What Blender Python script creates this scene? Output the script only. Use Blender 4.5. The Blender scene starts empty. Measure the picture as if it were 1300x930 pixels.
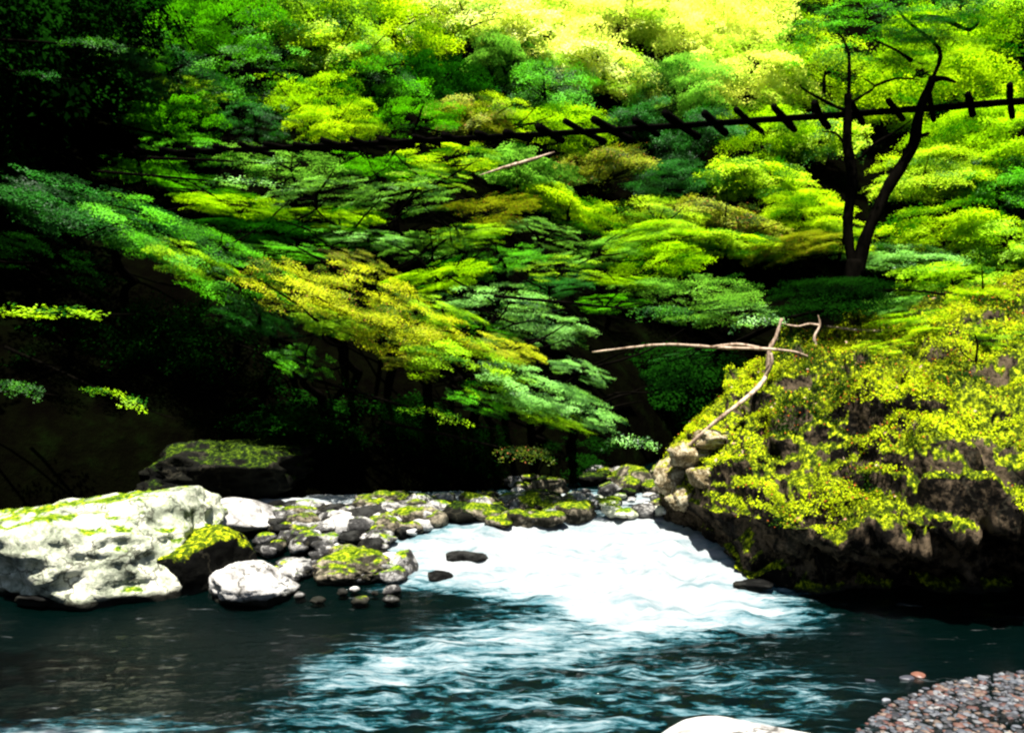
import bpy, bmesh, math, random
import numpy as np
from mathutils import Vector

# ------------------------------------------------------------------ camera, light, exposure
scene = bpy.context.scene
COL = scene.collection
F = 1126.0            # focal length in photograph pixels
CAMZ = 2.6            # eye height above the pool
cam_d = bpy.data.cameras.new('camera')
cam_d.sensor_width = 36.0
cam_d.lens = F / 1300.0 * 36.0
cam_d.clip_start = 0.1
cam_d.clip_end = 2000.0
cam = bpy.data.objects.new('camera', cam_d)
COL.objects.link(cam)
cam.location = (0, 0, CAMZ)
cam.rotation_euler = (math.radians(90.76), 0, 0)
scene.camera = cam

SUN_EL, SUN_AZ = 70.0, 190.0          # azimuth measured from +Y (away from camera) towards +X
s_dir = Vector((math.sin(math.radians(SUN_AZ)) * math.cos(math.radians(SUN_EL)),
                math.cos(math.radians(SUN_AZ)) * math.cos(math.radians(SUN_EL)),
                math.sin(math.radians(SUN_EL))))
sl = bpy.data.lights.new('sun', 'SUN')
sl.energy = 5.0
sl.angle = math.radians(0.5)
sl.color = (1.0, 0.96, 0.88)
sun = bpy.data.objects.new('sun', sl)
COL.objects.link(sun)
sun.rotation_euler = s_dir.to_track_quat('Z', 'Y').to_euler()
sun.location = s_dir * 100

world = bpy.data.worlds.new('World')
scene.world = world
world.use_nodes = True
wn = world.node_tree
bg = wn.nodes['Background']
sky = wn.nodes.new('ShaderNodeTexSky')
sky.sky_type = 'NISHITA'
sky.sun_disc = False
sky.sun_elevation = math.radians(SUN_EL)
sky.sun_rotation = math.radians(SUN_AZ)
wn.links.new(sky.outputs[0], bg.inputs[0])
bg.inputs[1].default_value = 0.05
scene.view_settings.view_transform = 'Standard'
scene.view_settings.look = 'None'
scene.view_settings.gamma = 1.0
scene.view_settings.exposure = 1.95
scene.cycles.pixel_filter_type = 'BLACKMAN_HARRIS'
scene.cycles.filter_width = 2.3
scene.cycles.max_bounces = 5
scene.cycles.diffuse_bounces = 2
scene.cycles.glossy_bounces = 2
scene.cycles.transmission_bounces = 3

# ------------------------------------------------------------------ helpers
R = np.random.RandomState
def P(px, py, D):
    return Vector(((px - 650) / F * D, D, CAMZ + (480 - py) / F * D))

def _h(i, j, k, s):
    n = (i * 374761393 + j * 668265263 + k * 2147483647 + s * 1274126177) & 0xffffffff
    n = ((n ^ (n >> 13)) * 1274126177) & 0xffffffff
    n = (n ^ (n >> 16)) & 0xffffffff
    return (n & 0xffff) / 65535.0
def vnoise(p, s=0):
    p = np.asarray(p, float)
    f = np.floor(p).astype(np.int64)
    t = p - f
    t = t * t * (3 - 2 * t)
    r = 0
    for a in (0, 1):
        for b in (0, 1):
            for c in (0, 1):
                w = (t[:, 0] if a else 1 - t[:, 0]) * (t[:, 1] if b else 1 - t[:, 1]) * (t[:, 2] if c else 1 - t[:, 2])
                r = r + w * _h(f[:, 0] + a, f[:, 1] + b, f[:, 2] + c, s)
    return r * 2 - 1
def fbm(p, sc=1.0, o=4, s=0, ridge=False, g=.5):
    p = np.asarray(p, float) * sc
    a, r, n = 1.0, 0, 0
    for i in range(o):
        v = vnoise(p, s + i)
        if ridge: v = 1 - 2 * np.abs(v)
        r = r + a * v; n += a
        a *= g; p = p * 2.03 + 7.3
    return r / n

def mesh_np(name, V, Fc, mats, parent=None, col=None, smooth=True, fmat=None):
    """V (n,3), Fc (m,3|4) -> one mesh object"""
    me = bpy.data.meshes.new(name)
    V = np.asarray(V, np.float32); Fc = np.asarray(Fc, np.int32)
    n, m, k = len(V), len(Fc), Fc.shape[1]
    me.vertices.add(n); me.vertices.foreach_set('co', V.ravel())
    me.loops.add(m * k); me.loops.foreach_set('vertex_index', Fc.ravel())
    me.polygons.add(m)
    me.polygons.foreach_set('loop_start', np.arange(0, m * k, k, dtype=np.int32))
    me.polygons.foreach_set('use_smooth', np.full(m, smooth))
    if not isinstance(mats, (list, tuple)): mats = [mats]
    for q in mats: me.materials.append(q)
    if fmat is not None: me.polygons.foreach_set('material_index', np.asarray(fmat, np.int32))
    me.update(calc_edges=True); me.validate()
    if col is not None:
        ca = me.color_attributes.new('Col', 'FLOAT_COLOR', 'POINT')
        c4 = np.ones((n, 4), np.float32); c4[:, :col.shape[1]] = col
        ca.data.foreach_set('color', c4.ravel())
    o = bpy.data.objects.new(name, me)
    COL.objects.link(o)
    if parent is not None: o.parent = parent
    return o

def tag(o, label=None, cat=None, group=None, kind=None):
    if label: o['label'] = label
    if cat: o['category'] = cat
    if group: o['group'] = group
    if kind: o['kind'] = kind
    return o
def empty(name, loc, label, cat, group=None):
    o = bpy.data.objects.new(name, None); COL.objects.link(o)
    o.location = loc
    return tag(o, label, cat, group)

def tube(pts, rad, seg=8, rough=.12, seed=0, sub=5):
    """tapered, slightly knobbly limb along pts -> V, F"""
    pts = np.array([list(p) for p in pts], float); rad = np.array(rad, float)
    n = len(pts)
    # catmull-rom resample
    T = np.linspace(0, n - 1, (n - 1) * sub + 1)
    out, ro = [], []
    for t in T:
        i = min(int(t), n - 2); u = t - i
        p0 = pts[max(i - 1, 0)]; p1 = pts[i]; p2 = pts[i + 1]; p3 = pts[min(i + 2, n - 1)]
        out.append(.5 * (2 * p1 + (p2 - p0) * u + (2 * p0 - 5 * p1 + 4 * p2 - p3) * u * u + (3 * p1 - p0 - 3 * p2 + p3) * u ** 3))
        ro.append(rad[i] * (1 - u) + rad[i + 1] * u)
    out = np.array(out); ro = np.array(ro)
    tg = np.gradient(out, axis=0); tg /= np.linalg.norm(tg, axis=1)[:, None] + 1e-9
    up = np.array([0.13, 0.9, 0.31])
    V = []
    for i in range(len(out)):
        a = np.cross(tg[i], up); a /= np.linalg.norm(a) + 1e-9
        b = np.cross(tg[i], a)
        for k in range(seg):
            th = 2 * math.pi * k / seg
            V.append(out[i] + (a * math.cos(th) + b * math.sin(th)) * ro[i])
    V = np.array(V)
    c = np.repeat(out, seg, axis=0); r = np.repeat(ro, seg)
    nz = fbm(V / (r[:, None] + 1e-6) * .5 + seed * 3.1, .5, 2, seed)
    V = c + (V - c) * (1 + rough * 2 * nz)[:, None]
    Fq = []
    for i in range(len(out) - 1):
        for k in range(seg):
            Fq.append((i * seg + k, i * seg + (k + 1) % seg, (i + 1) * seg + (k + 1) % seg, (i + 1) * seg + k))
    # caps as quads (seg even)
    for base, flip in ((0, 0), ((len(out) - 1) * seg, 1)):
        for k in range(1, seg - 2, 2):
            q = (base, base + k, base + k + 1, base + k + 2)
            Fq.append(q if flip else q[::-1])
    return V, np.array(Fq)
class MB:
    def __init__(s): s.V = []; s.F = []; s.n = 0
    def add(s, V, Fc):
        s.V.append(np.asarray(V)); s.F.append(np.asarray(Fc) + s.n); s.n += len(V); return s
    def build(s, name, mat, parent=None, smooth=True):
        return mesh_np(name, np.vstack(s.V), np.vstack(s.F), mat, parent, smooth=smooth)

# ------------------------------------------------------------------ materials
def newmat(name):
    m = bpy.data.materials.new(name); m.use_nodes = True
    return m, m.node_tree.nodes, m.node_tree.links, m.node_tree.nodes['Principled BSDF']
def N(nd, t, **kw):
    n = nd.new(t)
    for k, v in kw.items():
        if isinstance(k, str) and hasattr(n, k): setattr(n, k, v)
    return n
def noise(nd, lk, vec, scale, detail=5, rough=.6, dist=0):
    n = nd.new('ShaderNodeTexNoise'); n.inputs['Scale'].default_value = scale
    n.inputs['Detail'].default_value = detail; n.inputs['Roughness'].default_value = rough
    n.inputs['Distortion'].default_value = dist
    if vec is not None: lk.new(vec, n.inputs['Vector'])
    return n
def ramp(nd, lk, fac, stops):
    r = nd.new('ShaderNodeValToRGB')
    e = r.color_ramp.elements
    e[0].position = stops[0][0]; e[0].color = tuple(stops[0][1]) + (1,)
    e[1].position = stops[-1][0]; e[1].color = tuple(stops[-1][1]) + (1,)
    for p, c in stops[1:-1]:
        q = e.new(p); q.color = tuple(c) + (1,)
    lk.new(fac, r.inputs[0]); return r
def mixc(nd, lk, fac, a, b, mode='MIX'):
    m = nd.new('ShaderNodeMix'); m.data_type = 'RGBA'; m.blend_type = mode
    for s, v in ((0, fac), (6, a), (7, b)):
        if hasattr(v, 'links') or hasattr(v, 'is_linked'): lk.new(v, m.inputs[s])
        elif s == 0: m.inputs[0].default_value = v
        else: m.inputs[s].default_value = tuple(v) + (1,)
    return m.outputs[2]
def math_(nd, lk, op, a, b=None, clamp=False):
    m = nd.new('ShaderNodeMath'); m.operation = op; m.use_clamp = clamp
    for i, v in ((0, a), (1, b)):
        if v is None: continue
        if hasattr(v, 'is_linked'): lk.new(v, m.inputs[i])
        else: m.inputs[i].default_value = v
    return m.outputs[0]

def leaf_mat(name, lo, hi, trans=.45, spec=.12, rough=.5, dead=None):
    m, nd, lk, b = newmat(name)
    at = nd.new('ShaderNodeVertexColor'); at.layer_name = 'Col'
    sp = nd.new('ShaderNodeSeparateColor'); lk.new(at.outputs[0], sp.inputs[0])
    c = mixc(nd, lk, sp.outputs[0], lo, hi)
    if dead:
        f = math_(nd, lk, 'GREATER_THAN', sp.outputs[1], dead[0])
        c = mixc(nd, lk, f, c, dead[1])
    lk.new(c, b.inputs['Base Color'])
    b.inputs['Roughness'].default_value = rough
    b.inputs['Specular IOR Level'].default_value = spec
    t = nd.new('ShaderNodeBsdfTranslucent')
    tc = mixc(nd, lk, 1.0, c, (1.35, 1.35, .5), 'MULTIPLY')
    lk.new(tc, t.inputs['Color'])
    mx = nd.new('ShaderNodeMixShader'); mx.inputs[0].default_value = trans
    lk.new(b.outputs[0], mx.inputs[1]); lk.new(t.outputs[0], mx.inputs[2])
    lk.new(mx.outputs[0], nd['Material Output'].inputs[0])
    return m

LEAF = {
 'yellow': leaf_mat('leaf_yellow_green', (.015, .12, .001), (.46, .68, .010), .42),
 'gold':   leaf_mat('leaf_golden_green', (.04, .10, .001), (.50, .56, .006), .4, dead=(.96, (.35, .14, .03))),
 'pale':   leaf_mat('leaf_haze_pale_yellow', (.22, .40, .02), (.85, .90, .36), .45),  # hazy light and sky glare of the top crowns put into the leaf colour
 'lime':   leaf_mat('leaf_lime', (.006, .09, .001), (.36, .64, .006), .42),
 'green':  leaf_mat('leaf_green', (.002, .03, .001), (.10, .44, .004), .36),
 'mint':   leaf_mat('leaf_cool_green', (.004, .05, .002), (.24, .56, .10), .33, .4, .42),
 'olive':  leaf_mat('leaf_olive', (.01, .035, .001), (.27, .33, .012), .33, dead=(.95, (.28, .10, .03))),
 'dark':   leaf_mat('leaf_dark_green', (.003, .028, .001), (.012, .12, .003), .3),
 'deep':   leaf_mat('leaf_deep_shade_green', (.0006, .004, .0004), (.003, .022, .001), .2, 0, .9),  # near-black leaf tone, the shade of the dark areas is in the colour
}

def rock_mat(name, c0, c1, c2, moss=None, moss_lo=.35, moss_amt=.5, scale=1.0, wet=True, bump=.6, mossn=.30):
    m, nd, lk, b = newmat(name)
    tc = nd.new('ShaderNodeNewGeometry')
    pos = tc.outputs['Position']
    n1 = noise(nd, lk, pos, 2.2 * scale, 8, .68, .3)
    n2 = noise(nd, lk, pos, 11 * scale, 6, .7)
    f = math_(nd, lk, 'ADD', math_(nd, lk, 'MULTIPLY', n1.outputs[0], .6), math_(nd, lk, 'MULTIPLY', n2.outputs[0], .4))
    r = ramp(nd, lk, f, [(.36, c0), (.48, c1), (.58, c2)])
    col = r.outputs[0]
    # cracks and pits
    vo = nd.new('ShaderNodeTexVoronoi'); vo.feature = 'DISTANCE_TO_EDGE'; vo.inputs['Scale'].default_value = 1.7 * scale
    wv = noise(nd, lk, pos, 3 * scale, 4)
    wm = nd.new('ShaderNodeMix'); wm.data_type = 'RGBA'; wm.inputs[0].default_value = .35
    lk.new(pos, wm.inputs[6]); lk.new(wv.outputs[1], wm.inputs[7]); lk.new(wm.outputs[2], vo.inputs['Vector'])
    crk = math_(nd, lk, 'LESS_THAN', vo.outputs['Distance'], .012)
    col = mixc(nd, lk, math_(nd, lk, 'MULTIPLY', crk, .7), col, (.02, .018, .012))
    rough = .8
    if moss:
        n3 = noise(nd, lk, pos, 1.6 * scale, 7, .7)
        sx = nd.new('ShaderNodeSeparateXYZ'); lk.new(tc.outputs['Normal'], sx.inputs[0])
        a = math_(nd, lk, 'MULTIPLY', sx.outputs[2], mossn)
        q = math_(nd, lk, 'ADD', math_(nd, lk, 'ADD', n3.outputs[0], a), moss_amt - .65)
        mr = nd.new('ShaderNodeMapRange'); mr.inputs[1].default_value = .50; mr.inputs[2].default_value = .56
        lk.new(q, mr.inputs[0])
        n4 = noise(nd, lk, pos, 16 * scale, 4, .7)
        mc = ramp(nd, lk, n4.outputs[0], [(.36, moss[0]), (.5, moss[1]), (.66, moss[2])])
        col = mixc(nd, lk, mr.outputs[0], col, mc.outputs[0])
    if wet:   # wet foot of the rock, just above the water line
        sz = nd.new('ShaderNodeSeparateXYZ'); lk.new(pos, sz.inputs[0])
        wz = math_(nd, lk, 'ADD', sz.outputs[2], math_(nd, lk, 'MULTIPLY', n1.outputs[0], -.25))
        mr2 = nd.new('ShaderNodeMapRange'); mr2.inputs[1].default_value = .02; mr2.inputs[2].default_value = .08
        lk.new(wz, mr2.inputs[0])
        col = mixc(nd, lk, mr2.outputs[0], (.012, .012, .009), col)
    lk.new(col, b.inputs['Base Color'])
    b.inputs['Roughness'].default_value = rough
    b.inputs['Specular IOR Level'].default_value = .04
    bp = nd.new('ShaderNodeBump'); bp.inputs['Strength'].default_value = bump; bp.inputs['Distance'].default_value = .06
    hs = math_(nd, lk, 'ADD', math_(nd, lk, 'MULTIPLY', n1.outputs[0], .8), math_(nd, lk, 'MULTIPLY', n2.outputs[0], .45))
    lk.new(hs, bp.inputs['Height']); lk.new(bp.outputs[0], b.inputs['Normal'])
    return m
MOSSY = ((.01, .03, .001), (.12, .17, .003), (.42, .44, .01))
MOSSG = ((.006, .025, .002), (.07, .13, .004), (.30, .33, .01))
M_white = rock_mat('pale_limestone', (.008, .012, .007), (.27, .29, .21), (.58, .57, .45), MOSSG, moss_amt=.43, bump=1.0)
M_bleach = rock_mat('bleached_stone', (.06, .055, .05), (.26, .25, .235), (.48, .47, .45), None)
M_grey = rock_mat('river_stone', (.003, .003, .0028), (.03, .029, .028), (.30, .29, .27), MOSSG, moss_amt=.34)
M_dark = rock_mat('dark_wet_stone', (.001, .001, .001), (.004, .004, .0035), (.02, .02, .018), None)
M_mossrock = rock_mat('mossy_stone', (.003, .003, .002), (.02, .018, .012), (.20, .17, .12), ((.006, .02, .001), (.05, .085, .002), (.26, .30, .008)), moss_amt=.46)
M_darkmoss = rock_mat('shaded_mossy_stone', (.001, .001, .001), (.002, .002, .0015), (.006, .006, .004), ((.001, .003, .001), (.006, .014, .001), (.06, .10, .003)), moss_amt=.46)  # darker copy of the mossy stone with shade put into its colours
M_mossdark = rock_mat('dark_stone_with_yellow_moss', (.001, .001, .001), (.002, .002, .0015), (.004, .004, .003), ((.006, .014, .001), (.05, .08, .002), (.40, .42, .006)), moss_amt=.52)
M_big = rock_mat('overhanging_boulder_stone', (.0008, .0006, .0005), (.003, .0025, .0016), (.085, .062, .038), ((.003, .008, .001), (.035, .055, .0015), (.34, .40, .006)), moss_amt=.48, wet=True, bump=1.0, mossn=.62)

def bark_mat(name, a, b_, sc=6):
    m, nd, lk, b = newmat(name)
    g = nd.new('ShaderNodeNewGeometry')
    mp = nd.new('ShaderNodeMapping'); mp.inputs['Scale'].default_value = (1, 1, .3); lk.new(g.outputs['Position'], mp.inputs[0])
    n = noise(nd, lk, mp.outputs[0], sc, 7, .7)
    r = ramp(nd, lk, n.outputs[0], [(.35, a), (.65, b_)])
    lk.new(r.outputs[0], b.inputs['Base Color']); b.inputs['Roughness'].default_value = .9
    b.inputs['Specular IOR Level'].default_value = 0
    bp = nd.new('ShaderNodeBump'); bp.inputs['Strength'].default_value = .7; bp.inputs['Distance'].default_value = .03
    lk.new(n.outputs[0], bp.inputs['Height']); lk.new(bp.outputs[0], b.inputs['Normal'])
    return m
M_bark = bark_mat('dark_bark', (.0005, .0005, .0004), (.003, .0025, .0018))
M_pale = bark_mat('pale_dead_wood', (.10, .06, .035), (.50, .38, .28), 14)
M_timber = bark_mat('weathered_black_timber', (.0008, .0008, .0008), (.003, .0025, .002), 9)

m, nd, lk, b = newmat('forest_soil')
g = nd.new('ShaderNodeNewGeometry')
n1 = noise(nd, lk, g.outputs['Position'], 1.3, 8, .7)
r = ramp(nd, lk, n1.outputs[0], [(.40, (.0006, .0005, .0003)), (.55, (.001, .0012, .0004)), (.70, (.0015, .0032, .0006))])  # soil toned near black so the sunlit slope reads as shade
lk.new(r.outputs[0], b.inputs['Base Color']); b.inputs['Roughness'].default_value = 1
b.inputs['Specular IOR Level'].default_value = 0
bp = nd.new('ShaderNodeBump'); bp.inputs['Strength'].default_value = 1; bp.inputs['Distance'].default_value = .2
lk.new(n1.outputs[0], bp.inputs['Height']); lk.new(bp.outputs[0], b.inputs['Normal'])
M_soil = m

# ------------------------------------------------------------------ terrain
CH = np.array([(-3, -60, 7), (-2.4, 0, 7.6), (-2.3, 7.5, 6.9), (-2.0, 9.2, 5.2), (-1.2, 11, 3.7), (1.0, 13.0, 2.3), (2.7, 15.2, 1.2), (5.5, 19.5, 1.5), (12, 22, 1.6), (30, 24, 2), (80, 26, 3)], float)
def chan(x, y):
    best = np.full(x.shape, 1e9)
    for i in range(len(CH) - 1):
        a, b_ = CH[i], CH[i + 1]
        dx, dy = b_[0] - a[0], b_[1] - a[1]
        t = np.clip(((x - a[0]) * dx + (y - a[1]) * dy) / (dx * dx + dy * dy), 0, 1)
        d = np.hypot(x - a[0] - t * dx, y - a[1] - t * dy) - (a[2] + t * (b_[2] - a[2]))
        best = np.minimum(best, d)
    t = np.clip((x - 3) / 6, 0, 1)          # scour hole under the overhanging boulder
    return np.minimum(best, np.hypot(x - 3 - 6 * t, y - 9.0 - .6 * t) - 2.0)
def wz(y):
    """water level along the river: a pool, then the rapid, then the upper reach"""
    t = np.clip((np.asarray(y, float) - 9.4) / 3.9, 0, 1)
    return .62 * (t * .7 + .3 * t * t * (3 - 2 * t)) + np.clip(np.asarray(y, float) - 13.3, 0, 30) * .05
def ground(x, y):
    x = np.asarray(x, float); y = np.asarray(y, float)
    d = chan(x, y)
    p = np.stack([x.ravel(), y.ravel(), np.zeros(x.size)], 1)
    n = fbm(p, .22, 5, 3).reshape(x.shape)
    base = wz(y) - .45
    dd = np.clip(d, 0, None)
    hill = np.clip(dd, 0, .6) * 1.9 + np.clip(dd - .6, 0, None) * (1.02 + .12 * n)
    crest = 36 + 3 * n
    hill = np.where(hill > crest, crest + (hill - crest) * .12, hill)
    gb = np.exp(-(((x - 5.1) / 3.0) ** 2 + ((y - 4.2) / 3.4) ** 2)) * .84    # gravel bank
    lb = np.exp(-(((x + 4.3) / 2.7) ** 2 + ((y - 12.7) / 1.5) ** 2)) * .62    # stony left bank
    return base + hill + np.maximum(gb, lb) + np.clip(dd, 0, 1) * n * .8
xs = np.concatenate([np.linspace(-130, -16, 40), np.linspace(-15.6, 16, 120), np.linspace(17, 130, 40)])
ys = np.concatenate([np.linspace(-60, 0, 24), np.linspace(.5, 34, 120), np.linspace(35, 180, 60)])
X, Y = np.meshgrid(xs, ys)
Z = ground(X, Y)
nx, ny = len(xs), len(ys)
def gridF(nx, ny):
    i = np.arange((ny - 1) * (nx - 1)); r_, c_ = i // (nx - 1), i % (nx - 1)
    a = r_ * nx + c_
    return np.stack([a, a + 1, a + nx + 1, a + nx], 1)
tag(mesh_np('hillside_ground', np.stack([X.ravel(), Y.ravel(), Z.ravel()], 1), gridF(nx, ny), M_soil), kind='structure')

def hit(px, py):
    """distance at which the line of sight meets the hill"""
    D = np.linspace(6, 120, 900)
    x = (px - 650) / F * D; z = CAMZ + (480 - py) / F * D
    k = np.nonzero(ground(x, D) > z)[0]
    return D[k[0]] if len(k) else 60.

# ------------------------------------------------------------------ water
def wpt(px, py):
    z = 0.
    for _ in range(30):
        D = (CAMZ - z) * F / (py - 480)
        z = z * .6 + .4 * float(wz(D))
    return ((px - 650) / F * D, D)
def inpoly(x, y, poly):
    ins = np.zeros(x.shape, bool); n = len(poly)
    dmin = np.full(x.shape, 1e9)
    for i in range(n):
        x0, y0 = poly[i]; x1, y1 = poly[(i + 1) % n]
        c = ((y0 > y) != (y1 > y)) & (x < (x1 - x0) * (y - y0) / (y1 - y0 + 1e-12) + x0)
        ins ^= c
        dx, dy = x1 - x0, y1 - y0
        t = np.clip(((x - x0) * dx + (y - y0) * dy) / (dx * dx + dy * dy + 1e-9), 0, 1)
        dmin = np.minimum(dmin, np.hypot(x - x0 - t * dx, y - y0 - t * dy))
    return np.where(ins, dmin, -dmin)
foamA = [wpt(*p) for p in [(490, 700), (560, 684), (640, 662), (760, 652), (880, 650), (915, 690), (950, 735), (985, 776), (900, 790), (800, 800), (745, 782), (690, 752), (600, 742), (530, 735)]]
foamB = [wpt(*p) for p in [(380, 850), (470, 815), (590, 785), (700, 765), (800, 790), (960, 800), (880, 820), (700, 850), (520, 872), (400, 880)]]
foamC = [wpt(*p) for p in [(330, 880), (560, 850), (860, 825), (1010, 850), (1090, 880), (1060, 930), (900, 990), (300, 990)]]
foamD = [wpt(*p) for p in [(-60, 915), (200, 908), (330, 925), (300, 970), (-80, 970)]]
wx = np.concatenate([np.linspace(-30, -8, 40), np.linspace(-7.9, 6, 380), np.linspace(6.2, 12, 25)])
wy = np.concatenate([np.linspace(-40, 3, 40), np.linspace(3.1, 16, 400), np.linspace(16.2, 60, 60)])
X, Y = np.meshgrid(wx, wy)
x, y = X.ravel(), Y.ravel()
pn = np.stack([x, y, np.zeros_like(x)], 1)
wob = fbm(pn, .9, 4, 21) * .45
fa = np.clip((inpoly(x, y, foamA) + wob * .8) / 1.25 + .55, 0, 1)
fb = np.clip((inpoly(x, y, foamB) + wob) / 1.0 + .5, 0, 1)
fc = np.clip((inpoly(x, y, foamC) + wob) / 1.0 + .5, 0, 1)
fd = np.clip((inpoly(x, y, foamD) + wob * .4) / .4 + .5, 0, 1)
up = np.clip((y - 13) / 1.0, 0, 1) * np.clip((15.2 - y) / 1, 0, 1) * .8
fa = np.maximum(fa, up)
str_ = np.stack([x * .8 + y * .25, y * 2.6 - x * .35, np.zeros_like(x)], 1)
wav = fbm(str_, 1.6, 4, 31, ridge=True)
lump = fbm(np.stack([x * 1.1, y * 1.6, 0 * x], 1), 2.6, 4, 41)
turb = np.maximum(np.maximum(fa, fb * .8), np.maximum(fc * .7, fd * .6))
z = wz(y) + .010 * fbm(str_, 1.0, 3, 51) + wav * (.014 + .045 * np.maximum(fc, fb)) + lump * .12 * fa + .03 * lump * turb
foamcol = np.stack([fa, np.maximum(fb, fd * .75), fc], 1)
m, nd, lk, b = newmat('river_water')
at = nd.new('ShaderNodeVertexColor'); at.layer_name = 'Col'
sp = nd.new('ShaderNodeSeparateColor'); lk.new(at.outputs[0], sp.inputs[0])
g = nd.new('ShaderNodeNewGeometry')
mp = nd.new('ShaderNodeMapping'); mp.inputs['Scale'].default_value = (.55, 2.2, 1); mp.inputs['Rotation'].default_value = (0, 0, -.12)
lk.new(g.outputs['Position'], mp.inputs[0])
nA = noise(nd, lk, mp.outputs[0], 3.2, 8, .68, .5)
nB = noise(nd, lk, mp.outputs[0], 9, 6, .7, .3)
# foam = thresholded streaky noise, threshold falls where the stream is churned
st = math_(nd, lk, 'ADD', math_(nd, lk, 'MULTIPLY', nA.outputs[0], .65), math_(nd, lk, 'MULTIPLY', nB.outputs[0], .35))
k1 = math_(nd, lk, 'MULTIPLY', sp.outputs[0], .42)
k2 = math_(nd, lk, 'MULTIPLY', sp.outputs[1], .165)
k3 = math_(nd, lk, 'MULTIPLY', sp.outputs[2], .085)
kk = math_(nd, lk, 'MAXIMUM', k1, math_(nd, lk, 'MAXIMUM', k2, k3))
tot = math_(nd, lk, 'ADD', st, kk)
mr = nd.new('ShaderNodeMapRange'); mr.inputs[1].default_value = .60; mr.inputs[2].default_value = .76; lk.new(tot, mr.inputs[0])
mt = nd.new('ShaderNodeMapRange'); mt.inputs[1].default_value = .56; mt.inputs[2].default_value = .68; lk.new(tot, mt.inputs[0])
mtg = math_(nd, lk, 'MULTIPLY', mt.outputs[0], math_(nd, lk, 'MINIMUM', math_(nd, lk, 'MULTIPLY', kk, 11.0), 1.0))
wc = mixc(nd, lk, mtg, (.0001, .0017, .0014), (.009, .095, .12))
nC = noise(nd, lk, mp.outputs[0], 2.2, 7, .7, .4)
foamc = ramp(nd, lk, nC.outputs[0], [(.30, (.06, .115, .13)), (.42, (.15, .18, .19)), (.58, (.26, .27, .27))])
fcol = mixc(nd, lk, mr.outputs[0], wc, foamc.outputs[0])
lk.new(fcol, b.inputs['Base Color'])
rr = math_(nd, lk, 'ADD', math_(nd, lk, 'MULTIPLY', mr.outputs[0], .6), .04)
lk.new(rr, b.inputs['Roughness'])
b.inputs['IOR'].default_value = 1.33
b.inputs['Specular IOR Level'].default_value = .15
bp = nd.new('ShaderNodeBump'); bp.inputs['Strength'].default_value = .8; bp.inputs['Distance'].default_value = .09
lk.new(st, bp.inputs['Height']); lk.new(bp.outputs[0], b.inputs['Normal'])
M_water = m
tag(mesh_np('river_water', np.stack([x, y, z], 1), gridF(len(wx), len(wy)), M_water, col=foamcol), kind='structure')

# ------------------------------------------------------------------ rocks
_ico = {}
def ico(sub):
    if sub not in _ico:
        bm = bmesh.new(); bmesh.ops.create_icosphere(bm, subdivisions=sub, radius=1)
        bm.verts.ensure_lookup_table()
        _ico[sub] = (np.array([v.co[:] for v in bm.verts]), np.array([[v.index for v in f.verts] for f in bm.faces]))
        bm.free()
    return _ico[sub]
def rock_shape(size, seed, sub=4, planes=14, rough=.10, soft=.05):
    V, Fc = ico(sub); V = V.copy(); rs = R(seed)
    nrm = rs.normal(size=(planes, 3)); nrm /= np.linalg.norm(nrm, axis=1)[:, None]
    off = rs.uniform(.62, .95, planes)
    r = np.ones(len(V)) * 1.02
    dots = V @ nrm.T
    for k in range(planes):
        rk = np.where(dots[:, k] > .05, off[k] / np.maximum(dots[:, k], .05), 9)
        d = r - rk; h = np.clip(.5 + .5 * d / soft, 0, 1)       # smooth minimum keeps worn edges
        r = r * (1 - h) + rk * h - soft * h * (1 - h)
    r = r * (1 + rough * fbm(V + seed * 1.7, 1.6, 4, seed) + rough * .5 * fbm(V + seed, 5, 3, seed + 5, ridge=True))
    return V * r[:, None] * np.array(size), Fc
def rock(name, loc, size, seed, mat, label, group=None, cat='rock', sub=4, rz=0., **kw):
    V, Fc = rock_shape(size, seed, sub, **kw)
    o = mesh_np(name, V, Fc, mat)
    o.location = loc; o.rotation_euler = (0, 0, rz)
    return tag(o, label, cat, group)
def rock_px(name, px, py, D, wpx, hpx, depth, seed, mat, label, group=None, **kw):
    """centre pixel and apparent size at distance D"""
    c = P(px, py, D)
    return rock(name, c, (wpx / F * D * .56, depth, hpx / F * D * .60), seed, mat, label, group, **kw)

rock_px('boulder', 128, 712, 11.2, 400, 190, 1.5, 12, M_white, 'huge pale lichen-streaked boulder at the left edge of the pool', sub=6, rough=.18, planes=20, cat='boulder')
rock_px('boulder', 244, 722, 10.7, 140, 100, .6, 5, M_mossdark, 'dark mossy lump leaning on the right end of the huge pale boulder', sub=5, cat='boulder')
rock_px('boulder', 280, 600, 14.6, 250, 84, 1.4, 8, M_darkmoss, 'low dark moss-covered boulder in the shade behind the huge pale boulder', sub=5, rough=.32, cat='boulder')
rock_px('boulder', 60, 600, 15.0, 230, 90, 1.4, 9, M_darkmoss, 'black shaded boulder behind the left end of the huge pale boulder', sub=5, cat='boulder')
rock_px('rock', 295, 652, 12.6, 126, 34, .8, 21, M_bleach, 'flat white slab lying right of the huge pale boulder', sub=5, rough=.06)
rock_px('rock', 322, 745, 10.2, 122, 52, .5, 23, M_bleach, 'jagged white rock at the water edge below the white slab', sub=5, rough=.16)
rock_px('rock', 462, 722, 10.9, 104, 44, .6, 26, M_mossrock, 'grey rock with a green moss cap at the left foot of the rapid', sub=5, rough=.22)
rock_px('rock', 505, 718, 11.1, 54, 38, .4, 27, M_grey, 'rounded tan stone against the left side of the rapid', sub=4)
rock_px('rock', 592, 706, 11.3, 54, 13, .2, 31, M_dark, 'thin dark rock breaking the white water left of centre', sub=4)
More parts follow.
